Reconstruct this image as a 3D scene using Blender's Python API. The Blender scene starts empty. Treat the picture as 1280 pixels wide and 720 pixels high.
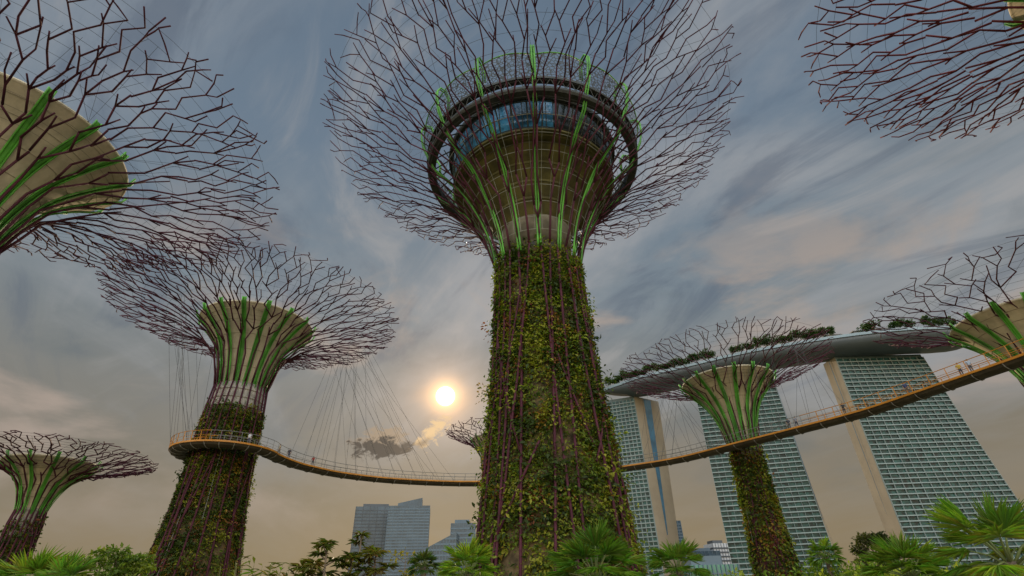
import bpy, math, random
import numpy as np
from mathutils import Vector, Matrix

S = bpy.context.scene
COL = S.collection
R = math.radians
PI = math.pi

# ------------------------------------------------------------------ camera
F, CX, CY, EYE = 640.0, 640.0, 360.0, 1.6          # 18 mm lens on a 36 mm sensor, eye height 1.6 m
_up = Vector((-30 / F, 1020 / F, -1)).normalized()
_fw = Vector((0, 0, -1)); _fw = (_fw - _up * _fw.dot(_up)).normalized()
_rt = _fw.cross(_up)
CAM = Matrix((_rt, _fw, _up))                       # camera axes -> world axes (pitched up 32 degrees, slight roll)
cam_data = bpy.data.cameras.new('camera'); cam = bpy.data.objects.new('camera', cam_data); COL.objects.link(cam)
cam.matrix_world = Matrix.Translation((0, 0, EYE)) @ CAM.to_4x4()
cam_data.sensor_width = 36; cam_data.lens = 18; cam_data.clip_start = 0.1; cam_data.clip_end = 9000
S.camera = cam


def ray(u, v):
    return CAM @ Vector(((u - CX) / F, -(v - CY) / F, -1)).normalized()


def at(u, v, dist):                                 # a point at ground distance dist
    d = ray(u, v); k = dist / math.hypot(d.x, d.y)
    return Vector((d.x * k, d.y * k, EYE + d.z * k))


# ------------------------------------------------------------------ light, sky, exposure
SUN_AZ, SUN_EL = -8.1, 20.2
sd = Vector((math.sin(R(SUN_AZ)) * math.cos(R(SUN_EL)), math.cos(R(SUN_AZ)) * math.cos(R(SUN_EL)), math.sin(R(SUN_EL))))
W = bpy.data.worlds.new('World'); S.world = W; W.use_nodes = True
nt = W.node_tree; N = nt.nodes; L = nt.links
N.clear()


def nd(tree, typ, ins=None, **kw):
    n = tree.nodes.new(typ)
    for k, v in kw.items(): setattr(n, k, v)
    for k, v in (ins or {}).items():
        if isinstance(v, bpy.types.NodeSocket): tree.links.new(v, n.inputs[k])
        else: n.inputs[k].default_value = v
    return n


def mth(tree, op, a, b=None, c=None, clamp=False):
    n = nd(tree, 'ShaderNodeMath', {0: a}, operation=op, use_clamp=clamp)
    for i, x in ((1, b), (2, c)):
        if x is None: continue
        if isinstance(x, bpy.types.NodeSocket): tree.links.new(x, n.inputs[i])
        else: n.inputs[i].default_value = x
    return n.outputs[0]


def mrange(tree, v, a, b, c=0.0, d=1.0, smooth=True):
    n = nd(tree, 'ShaderNodeMapRange', {'Value': v, 'From Min': a, 'From Max': b, 'To Min': c, 'To Max': d})
    n.interpolation_type = 'SMOOTHSTEP' if smooth else 'LINEAR'
    return n.outputs[0]


def mixc(tree, f, a, b, mode='MIX'):
    n = tree.nodes.new('ShaderNodeMix'); n.data_type = 'RGBA'; n.blend_type = mode; n.clamp_factor = True
    for sock, x in ((n.inputs[0], f), (n.inputs[6], a), (n.inputs[7], b)):
        if isinstance(x, bpy.types.NodeSocket): tree.links.new(x, sock)
        else: sock.default_value = x if not isinstance(x, tuple) else (*x, 1)
    return n.outputs[2]


def world():
    tc = nd(nt, 'ShaderNodeTexCoord').outputs['Generated']
    dirv = nd(nt, 'ShaderNodeVectorMath', {0: tc}, operation='NORMALIZE').outputs[0]
    sep = nd(nt, 'ShaderNodeSeparateXYZ', {0: dirv})
    x, y, z = sep.outputs
    zc = mth(nt, 'MAXIMUM', z, 0.0)
    den = mth(nt, 'ADD', zc, 0.16)
    px = mth(nt, 'DIVIDE', x, den); py = mth(nt, 'DIVIDE', y, den)
    pv = nd(nt, 'ShaderNodeCombineXYZ', {0: px, 1: py, 2: 0.0}).outputs[0]
    pr1 = nd(nt, 'ShaderNodeMapping', {'Vector': pv, 'Rotation': (0, 0, R(-24))}).outputs[0]
    m1 = nd(nt, 'ShaderNodeMapping', {'Vector': pr1, 'Scale': (1.25, 0.6, 1), 'Location': (3.1, 1.7, 0)}).outputs[0]
    n1 = nd(nt, 'ShaderNodeTexNoise', {'Vector': m1, 'Scale': 1.25, 'Detail': 8.0, 'Roughness': 0.56, 'Distortion': 0.7}).outputs['Fac']
    pr2 = nd(nt, 'ShaderNodeMapping', {'Vector': pv, 'Rotation': (0, 0, R(-36))}).outputs[0]
    m2 = nd(nt, 'ShaderNodeMapping', {'Vector': pr2, 'Scale': (2.2, 0.75, 1), 'Location': (8.2, 4.4, 0)}).outputs[0]
    n2 = nd(nt, 'ShaderNodeTexNoise', {'Vector': m2, 'Scale': 1.5, 'Detail': 9.0, 'Roughness': 0.6, 'Distortion': 1.2}).outputs['Fac']
    # low cloud banks, from elevation and azimuth
    az = mth(nt, 'ARCTAN2', x, y)
    el = mth(nt, 'ARCSINE', z)
    lv = nd(nt, 'ShaderNodeCombineXYZ', {0: az, 1: mth(nt, 'MULTIPLY', el, 2.2), 2: 0.0}).outputs[0]
    n3 = nd(nt, 'ShaderNodeTexNoise', {'Vector': lv, 'Scale': 2.6, 'Detail': 7.0, 'Roughness': 0.55, 'Distortion': 0.4}).outputs['Fac']
    # base: tan haze low, slate blue high
    base = nd(nt, 'ShaderNodeValToRGB', {0: mth(nt, 'DIVIDE', el, PI / 2)})
    cr = base.color_ramp
    cr.elements[0].position = 0.0; cr.elements[0].color = (0.245, 0.186, 0.100, 1)
    cr.elements[1].position = 1.0; cr.elements[1].color = (0.09, 0.135, 0.20, 1)
    for p, c in ((0.06, (0.25, 0.195, 0.118)), (0.14, (0.225, 0.20, 0.158)), (0.22, (0.215, 0.22, 0.21)), (0.32, (0.195, 0.24, 0.275)), (0.5, (0.15, 0.205, 0.27))):
        e = cr.elements.new(p); e.color = (*c, 1)
    col = base.outputs[0]
    f1 = mth(nt, 'MULTIPLY', mrange(nt, n1, 0.42, 0.66), 0.8)
    f1 = mth(nt, 'MULTIPLY', f1, mrange(nt, el, R(9), R(20), 0.12, 1.0))
    col = mixc(nt, f1, col, (0.345, 0.355, 0.37))
    f2 = mth(nt, 'MULTIPLY', mrange(nt, n2, 0.50, 0.70), 0.6)
    f2 = mth(nt, 'MULTIPLY', f2, mrange(nt, el, R(9), R(30), 0.05, 1.0))
    col = mixc(nt, f2, col, (0.38, 0.37, 0.365))
    f2b = mth(nt, 'MULTIPLY', mrange(nt, n2, 0.50, 0.33), mth(nt, 'MULTIPLY', mrange(nt, el, R(10), R(28)), 0.55))
    col = mixc(nt, f2b, col, (0.085, 0.115, 0.165))
    lowband = mth(nt, 'MULTIPLY', mrange(nt, el, R(42), R(24)), mrange(nt, el, R(4), R(13)))
    f3 = mth(nt, 'MULTIPLY', mth(nt, 'MULTIPLY', mrange(nt, n3, 0.50, 0.66), lowband), 0.85)
    col = mixc(nt, f3, col, (0.42, 0.34, 0.285))
    f4 = mth(nt, 'MULTIPLY', mth(nt, 'MULTIPLY', mrange(nt, n3, 0.46, 0.30), lowband), 0.5)
    col = mixc(nt, f4, col, (0.125, 0.155, 0.17))
    # sun: warm aureole and the disc
    ds = nd(nt, 'ShaderNodeVectorMath', {0: dirv, 1: tuple(sd)}, operation='DOT_PRODUCT').outputs['Value']
    dp = mth(nt, 'MAXIMUM', ds, 0.0)
    g1 = mth(nt, 'MULTIPLY', mth(nt, 'POWER', dp, 30.0), 0.05)
    g2 = mth(nt, 'MULTIPLY', mth(nt, 'POWER', dp, 300.0), 0.24)
    g3 = mth(nt, 'MULTIPLY', mth(nt, 'POWER', dp, 2600.0), 1.5)
    disc = mth(nt, 'MULTIPLY', mrange(nt, ds, math.cos(R(1.15)), math.cos(R(0.6))), 7.0)
    warm = mth(nt, 'ADD', mth(nt, 'ADD', g1, g2), mth(nt, 'ADD', g3, disc))
    wv = mixc(nt, 1.0, (1.0, 0.54, 0.20), nd(nt, 'ShaderNodeCombineXYZ', {0: warm, 1: warm, 2: warm}).outputs[0], 'MULTIPLY')
    wv2 = mixc(nt, mth(nt, 'MULTIPLY', disc, 0.2, clamp=True), wv, nd(nt, 'ShaderNodeCombineXYZ', {0: disc, 1: disc, 2: disc}).outputs[0])
    col = mixc(nt, 1.0, col, wv2, 'ADD')
    # the small broken cumulus under the sun: a dark bank and a sunlit puff
    cn = nd(nt, 'ShaderNodeTexNoise', {'Vector': nd(nt, 'ShaderNodeCombineXYZ', {0: az, 1: mth(nt, 'MULTIPLY', el, 1.3), 2: 0.4}).outputs[0],
                                       'Scale': 42.0, 'Detail': 9.0, 'Roughness': 0.68, 'Distortion': 0.6}).outputs['Fac']

    def puff(u, v, a, b, tilt, c, edge, amt, col):
        d = ray(u, v); a0, e0 = math.atan2(d.x, d.y), math.asin(d.z)
        da = mth(nt, 'SUBTRACT', az, a0); de = mth(nt, 'SUBTRACT', el, e0)
        ra = mth(nt, 'ADD', mth(nt, 'MULTIPLY', da, math.cos(tilt)), mth(nt, 'MULTIPLY', de, math.sin(tilt)))
        rb = mth(nt, 'SUBTRACT', mth(nt, 'MULTIPLY', de, math.cos(tilt)), mth(nt, 'MULTIPLY', da, math.sin(tilt)))
        qa = mth(nt, 'POWER', mth(nt, 'ABSOLUTE', mth(nt, 'DIVIDE', ra, R(a))), 2.0)
        qb = mth(nt, 'POWER', mth(nt, 'ABSOLUTE', mth(nt, 'DIVIDE', rb, R(b))), 2.0)
        q = mth(nt, 'SQRT', mth(nt, 'ADD', qa, qb))
        q = mth(nt, 'ADD', q, mth(nt, 'MULTIPLY', mth(nt, 'SUBTRACT', cn, 0.5), 3.4))
        return mixc(nt, mth(nt, 'MULTIPLY', mrange(nt, q, 1.05, edge), amt), col, c)
    col = puff(480, 554, 3.6, 1.6, 0.05, (0.38, 0.27, 0.17), 0.5, 0.75, col)
    col = puff(474, 561, 3.2, 1.15, 0.0, (0.045, 0.040, 0.040), 0.65, 0.97, col)
    col = puff(506, 559, 1.3, 0.8, 0.2, (0.075, 0.06, 0.052), 0.5, 0.93, col)
    col = puff(540, 542, 2.5, 0.95, 0.7, (0.85, 0.58, 0.30), 0.35, 0.95, col)
    col = puff(531, 552, 1.5, 0.5, 0.6, (0.21, 0.15, 0.105), 0.0, 0.8, col)
    # added fill: the unseen sky behind the camera brightened to light the foreground
    back = mrange(nt, y, 0.15, -0.75, 1.0, BACK_FILL)
    bg = nd(nt, 'ShaderNodeBackground', {'Color': col, 'Strength': back})
    sky = nd(nt, 'ShaderNodeTexSky', sky_type='NISHITA')
    sky.sun_disc = False; sky.sun_elevation = R(SUN_EL); sky.sun_rotation = R(SUN_AZ); sky.air_density = 1.2; sky.dust_density = 2.5
    bs = nd(nt, 'ShaderNodeBackground', {'Color': sky.outputs[0], 'Strength': 0.05})
    mx = nd(nt, 'ShaderNodeMixShader', {0: 0.96, 1: bs.outputs[0], 2: bg.outputs[0]})
    nd(nt, 'ShaderNodeOutputWorld', {0: mx.outputs[0]})


BACK_FILL = 9.5
world()
sun_l = bpy.data.lights.new('sun', 'SUN'); sun_l.energy = 3.0; sun_l.angle = R(0.6); sun_l.color = (1.0, 0.78, 0.52)
sun_o = bpy.data.objects.new('sun', sun_l); COL.objects.link(sun_o)
sun_o.rotation_euler = (-sd).to_track_quat('-Z', 'Y').to_euler(); sun_o.location = sd * 900
S.view_settings.view_transform = 'Standard'; S.view_settings.look = 'None'
S.view_settings.exposure = 0.0; S.view_settings.gamma = 1.0; S.view_settings.use_curve_mapping = False
S.render.engine = 'CYCLES'

# ------------------------------------------------------------------ materials
MATS = {}


def mat(name, c, rough=0.6, var=0.25, scale=2.0, metal=0.0, c2=None, spec=0.4, stretch=(1, 1, 1)):
    if name in MATS: return MATS[name]
    m = bpy.data.materials.new(name); m.use_nodes = True; t = m.node_tree
    b = t.nodes['Principled BSDF']
    tc = nd(t, 'ShaderNodeTexCoord').outputs['Object']
    mp = nd(t, 'ShaderNodeMapping', {'Vector': tc, 'Scale': stretch}).outputs[0]
    nz = nd(t, 'ShaderNodeTexNoise', {'Vector': mp, 'Scale': scale, 'Detail': 6.0, 'Roughness': 0.6}).outputs['Fac']
    f = mrange(t, nz, 0.3, 0.7)
    ca = tuple(min(1, x * (1 - var)) for x in c); cb = tuple(min(1, x * (1 + var)) for x in (c2 or c))
    t.links.new(mixc(t, f, ca, cb), b.inputs['Base Color'])
    b.inputs['Roughness'].default_value = rough; b.inputs['Metallic'].default_value = metal
    b.inputs['Specular IOR Level'].default_value = spec
    MATS[name] = m
    return m


def leafmat(name, trans=0.35, rough=0.55):
    m = bpy.data.materials.new(name); m.use_nodes = True; t = m.node_tree
    b = t.nodes['Principled BSDF']; out = t.nodes['Material Output']
    a = nd(t, 'ShaderNodeAttribute', attribute_name='tint').outputs['Color']
    t.links.new(a, b.inputs['Base Color']); b.inputs['Roughness'].default_value = rough
    b.inputs['Specular IOR Level'].default_value = 0.3
    tr = nd(t, 'ShaderNodeBsdfTranslucent', {'Color': mixc(t, 1.0, a, (1.0, 1.25, 0.5), 'MULTIPLY')})
    mx = nd(t, 'ShaderNodeMixShader', {0: trans, 1: b.outputs[0], 2: tr.outputs[0]})
    t.links.new(mx.outputs[0], out.inputs['Surface'])
    MATS[name] = m
    return m


LEAF = leafmat('leaf', 0.45)
PIPE = mat('plum_steel', (0.070, 0.018, 0.028), 0.75, 0.3, 0.6, spec=0.2)
PIPE_REDLIT = mat('red_lit_steel', (0.105, 0.017, 0.015), 0.75, 0.3, 0.6, spec=0.2)  # red light on the upper right branches put into the steel colour
GREEN = mat('green_steel', (0.085, 0.30, 0.03), 0.55, 0.4, 0.5)
CREAM = mat('cream_panel', (0.50, 0.42, 0.275), 0.75, 0.2, 0.7, stretch=(1, 1, 0.35))
CONC = mat('concrete', (0.36, 0.33, 0.27), 0.85, 0.3, 0.7)
SOIL = mat('planting_panel', (0.10, 0.07, 0.032), 0.95, 0.6, 1.2)
WIRE = mat('steel_wire', (0.11, 0.11, 0.11), 0.9, 0.1, spec=0.05)
STEELW = mat('pale_steel', (0.5, 0.5, 0.48), 0.5, 0.15)
YELLOW = mat('orange_paint', (0.50, 0.20, 0.018), 0.45, 0.15, 0.7)
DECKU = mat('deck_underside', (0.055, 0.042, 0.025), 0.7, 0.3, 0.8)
GREY = mat('grey_steel', (0.22, 0.21, 0.19), 0.55, 0.2)
DARK = mat('dark_truss', (0.035, 0.034, 0.022), 0.6, 0.3)
OLIVE = mat('olive_concrete', (0.10, 0.085, 0.018), 0.7, 0.45, 0.5)
BARK = mat('bark', (0.15, 0.11, 0.075), 0.9, 0.4, 4.0, stretch=(1, 1, 0.3))


def glass(name, c, rough=0.08, var=0.3, scale=0.1, spec=0.5):
    m = mat(name, c, rough, var, scale, spec=spec)
    return m


SKYREFL = glass('sky_reflection_glass', (0.05, 0.19, 0.33), 0.1, 0.8, 0.3)
TEAL = glass('teal_glass', (0.012, 0.05, 0.044), 0.3, 0.85, 0.3, spec=0.25)
DARKGLASS = glass('dark_blue_glass', (0.025, 0.12, 0.20), 0.3, 0.3)
OFFGLASS = glass('office_glass', (0.035, 0.065, 0.09), 0.25, 0.3)

# ------------------------------------------------------------------ mesh helpers


class MB:
    def __init__(self): self.v = []; self.f = []; self.m = []

    def add(self, vs, fs, mi=0):
        o = len(self.v); self.v += [tuple(p) for p in vs]
        self.f += [tuple(i + o for i in q) for q in fs]; self.m += [mi] * len(fs)

    def box(self, a, b, mi=0):
        x0, y0, z0 = a; x1, y1, z1 = b
        self.add([(x0, y0, z0), (x1, y0, z0), (x1, y1, z0), (x0, y1, z0), (x0, y0, z1), (x1, y0, z1), (x1, y1, z1), (x0, y1, z1)],
                 [(3, 2, 1, 0), (4, 5, 6, 7), (0, 1, 5, 4), (1, 2, 6, 5), (2, 3, 7, 6), (3, 0, 4, 7)], mi)

    def hexa(self, p, mi=0):                        # p: four bottom corners then four top ones
        self.add(p, [(3, 2, 1, 0), (4, 5, 6, 7), (0, 1, 5, 4), (1, 2, 6, 5), (2, 3, 7, 6), (3, 0, 4, 7)], mi)

    def tube(self, pts, r, n=5, cap=True, mi=0):
        pts = [Vector(p) for p in pts]
        rs = r if isinstance(r, (list, tuple)) else [r] * len(pts)
        o = len(self.v); prev = None
        for i, p in enumerate(pts):
            a = pts[max(i - 1, 0)]; b = pts[min(i + 1, len(pts) - 1)]
            d = (b - a).normalized() if (b - a).length > 1e-6 else Vector((0, 0, 1))
            if prev is None:
                u = d.cross(Vector((0, 0, 1)))
                if u.length < 0.1: u = d.cross(Vector((1, 0, 0)))
            else: u = prev - d * prev.dot(d)
            u.normalize(); prev = u; w = d.cross(u)
            for k in range(n):
                t = 2 * PI * k / n
                self.v.append(tuple(p + (u * math.cos(t) + w * math.sin(t)) * rs[i]))
        for i in range(len(pts) - 1):
            for k in range(n):
                k2 = (k + 1) % n
                self.f.append((o + i * n + k, o + i * n + k2, o + (i + 1) * n + k2, o + (i + 1) * n + k)); self.m.append(mi)
        if cap:
            self.f.append(tuple(o + k for k in reversed(range(n)))); self.m.append(mi)
            e = o + (len(pts) - 1) * n
            self.f.append(tuple(e + k for k in range(n))); self.m.append(mi)

    def lathe(self, prof, n=48, close=False, mi=0, a0=0.0, a1=2 * PI):
        o = len(self.v); full = abs(a1 - a0 - 2 * PI) < 1e-6
        k = n if full else n + 1
        for (r, z) in prof:
            for i in range(k):
                t = a0 + (a1 - a0) * i / n
                self.v.append((r * math.cos(t), r * math.sin(t), z))
        m = len(prof)
        for j in range(m if close else m - 1):
            j2 = (j + 1) % m
            for i in range(n):
                i2 = (i + 1) % k
                self.f.append((o + j * k + i, o + j * k + i2, o + j2 * k + i2, o + j2 * k + i)); self.m.append(mi)

    def build(self, name, mats, parent=None, smooth=False, loc=None):
        me = bpy.data.meshes.new(name); me.from_pydata(self.v, [], self.f)
        for q in (mats if isinstance(mats, (list, tuple)) else [mats]): me.materials.append(q)
        if any(self.m): me.polygons.foreach_set('material_index', self.m)
        if smooth: me.polygons.foreach_set('use_smooth', [True] * len(me.polygons))
        me.update()
        o = bpy.data.objects.new(name, me); COL.objects.link(o)
        if parent: o.parent = parent
        if loc: o.location = loc
        return o


def tag(o, label=None, cat=None, group=None, kind=None):
    for k, v in (('label', label), ('category', cat), ('group', group), ('kind', kind)):
        if v: o[k] = v
    return o


def empty(name, loc, label, cat, group=None, rz=0.0):
    o = bpy.data.objects.new(name, None); COL.objects.link(o); o.location = loc; o.rotation_euler.z = rz
    o.empty_display_size = 0.5
    return tag(o, label, cat, group)


def copy_tree(o, loc, rz=0.0, sc=1.0, label=None):
    def cp(x, par):
        c = x.copy(); COL.objects.link(c)
        if par: c.parent = par
        for ch in kids[x]: cp(ch, c)
        return c
    kids = {}
    def walk(x):
        kids[x] = list(x.children)
        for ch in kids[x]: walk(ch)
    walk(o)
    c = cp(o, None); c.location = loc; c.rotation_euler.z = rz; c.scale = (sc, sc, sc)
    if label: c['label'] = label
    return c


def leaf_mesh(name, P, D, Nn, Ln, Wd, C, parent=None, material=None, fold=0.18):
    """P base points, D leaf directions, Nn leaf normals, Ln lengths, Wd widths, C colours: one folded blade per leaf"""
    n = len(P)
    D = D / np.maximum(np.linalg.norm(D, axis=1, keepdims=True), 1e-6)
    B = np.cross(D, Nn); B /= np.maximum(np.linalg.norm(B, axis=1, keepdims=True), 1e-6)
    U = np.cross(B, D)
    Ln = Ln[:, None]; Wd = Wd[:, None]
    V = np.empty((n, 4, 3))
    V[:, 0] = P
    V[:, 1] = P + D * Ln * 0.5 + B * Wd * 0.5 + U * Wd * fold
    V[:, 2] = P + D * Ln - U * Ln * 0.12
    V[:, 3] = P + D * Ln * 0.5 - B * Wd * 0.5 + U * Wd * fold
    idx = np.arange(n)[:, None] * 4
    T = np.concatenate([idx + np.array([[0, 1, 2]]), idx + np.array([[0, 2, 3]])], axis=1).reshape(-1, 3)
    me = bpy.data.meshes.new(name)
    me.vertices.add(n * 4); me.vertices.foreach_set('co', V.reshape(-1).astype(np.float32))
    nf = len(T)
    me.loops.add(nf * 3); me.loops.foreach_set('vertex_index', T.reshape(-1).astype(np.int32))
    me.polygons.add(nf); me.polygons.foreach_set('loop_start', (np.arange(nf) * 3).astype(np.int32))
    me.polygons.foreach_set('loop_total', np.full(nf, 3, np.int32))
    me.update(calc_edges=True)
    at_ = me.attributes.new('tint', 'FLOAT_COLOR', 'POINT')
    CC = np.ones((n, 4, 4), np.float32); CC[:, :, :3] = np.clip(C, 0, 1)[:, None, :]
    at_.data.foreach_set('color', CC.reshape(-1))
    me.materials.append(material or LEAF)
    o = bpy.data.objects.new(name, me); COL.objects.link(o)
    if parent: o.parent = parent
    return o


def smooth_profile(pts, k=14):
    """Catmull-Rom through (r, z) points, then arc-length parametrised"""
    P = np.array(pts, float); P = np.vstack([2 * P[0] - P[1], P, 2 * P[-1] - P[-2]])
    out = []
    for i in range(1, len(P) - 2):
        for t in np.linspace(0, 1, k, endpoint=False):
            a, b, c, d = P[i - 1], P[i], P[i + 1], P[i + 2]
            out.append(0.5 * (2 * b + (c - a) * t + (2 * a - 5 * b + 4 * c - d) * t * t + (3 * b - a - 3 * c + d) * t ** 3))
    out.append(P[-2]); out = np.array(out)
    s = np.concatenate([[0], np.cumsum(np.linalg.norm(np.diff(out, axis=0), axis=1))])
    return s / s[-1], out, s[-1]


# ------------------------------------------------------------------ ground
g = MB(); g.add([(-4000, -4000, 0), (4000, -4000, 0), (4000, 4000, 0), (-4000, 4000, 0)], [(0, 1, 2, 3)])
tag(g.build('ground', mat('lawn', (0.10, 0.12, 0.05), 0.95, 0.4, 0.05, c2=(0.16, 0.14, 0.08))), kind='structure')
g = MB()
pl = [(-60, -30), (60, -30), (44, 18), (20, 30), (-18, 30), (-44, 18)]
g.add([(x, y, 0.004) for x, y in pl], [tuple(range(6))])
tag(g.build('plaza', mat('plaza_paving', (0.36, 0.33, 0.28), 0.8, 0.2, 0.4)), kind='structure')

# ------------------------------------------------------------------ supertrees
PALETTE = np.array([1.5, 1.42, 1.1]) * np.array([(0.050, 0.082, 0.012), (0.088, 0.125, 0.015), (0.145, 0.175, 0.018), (0.185, 0.19, 0.020), (0.030, 0.048, 0.010),
                    (0.21, 0.125, 0.020), (0.15, 0.050, 0.024), (0.105, 0.115, 0.030)])


def trunk_cover(rng, rad, z0, z1, n_clumps, per, leaf, root, w, depth):
    """planted skin of the trunk: leaf clumps of several kinds hung on the core"""
    zs = z0 + (z1 - z0) * rng.random(n_clumps); th = rng.random(n_clumps) * 2 * PI
    kind = rng.choice(len(PALETTE), n_clumps, p=w)
    # drifts: neighbouring clumps share a kind
    drift = np.sin(th * 3 + zs * 0.35) + np.sin(th * 5 - zs * 0.8 + 1.3) + np.sin(zs * 1.9 + th)
    kind = np.where((drift > 0.8) & (rng.random(n_clumps) < 0.6), 3, kind)
    kind = np.where((drift < -1.2) & (rng.random(n_clumps) < 0.6), 4, kind)
    drift2 = np.sin(th * 2 + zs * 0.55 + 0.7) + np.sin(th * 7 + zs * 0.25) + np.sin(zs * 1.1 - th * 3)
    kind = np.where((drift2 > 1.7) & (rng.random(n_clumps) < 0.4), 6, kind)
    kind = np.where((np.abs(drift2 + 0.9) < 0.15) & (rng.random(n_clumps) < 0.4), 5, kind)
    bare = (drift2 < -1.75) & (rng.random(n_clumps) < 0.8)                       # panels where little grows
    zs, th, kind = zs[~bare], th[~bare], kind[~bare]; n_clumps = len(zs)
    size = leaf * (0.6 + 1.0 * rng.random(n_clumps)) * np.where(kind == 4, 1.35, 1.0); out = depth * rng.random(n_clumps) ** 1.6
    out = np.where(rng.random(n_clumps) < 0.03, out + depth * 1.2, out)
    k = np.repeat(np.arange(n_clumps), per); n = len(k)
    sp = size[k] * (1.4 + 0.6 * rng.random(n))
    zz = zs[k] + rng.normal(size=n) * sp * 0.75; rr0 = np.array([rad(z) for z in np.clip(zz, 0, z1)])
    tt = th[k] + rng.normal(size=n) * sp * 0.75 / rr0
    rr = rr0 + out[k] * (0.25 + 0.75 * rng.random(n))
    keep = (zz > 0.02)
    zz, tt, rr, k = zz[keep], tt[keep], rr[keep], k[keep]; n = len(k)
    P = np.stack([rr * np.cos(tt), rr * np.sin(tt), zz], 1)
    er = np.stack([np.cos(tt), np.sin(tt), np.zeros(n)], 1); et = np.stack([-np.sin(tt), np.cos(tt), np.zeros(n)], 1)
    ez = np.array([[0, 0, 1.0]])
    D = er * (0.35 + 0.5 * rng.random(n))[:, None] + et * rng.normal(size=n)[:, None] * 0.75 + ez * (rng.normal(size=n) * 0.6 - 0.25)[:, None]
    Nn = er * 0.6 + ez * 0.8 + rng.normal(size=(n, 3)) * 0.4
    C = PALETTE[kind[k]] * (0.8 + 0.4 * rng.random(n))[:, None]
    return leaf_mesh('planting', P, D, Nn, size[k] * (0.7 + 0.6 * rng.random(n)), size[k] * 0.55 * (0.7 + 0.6 * rng.random(n)), C, root)


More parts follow.
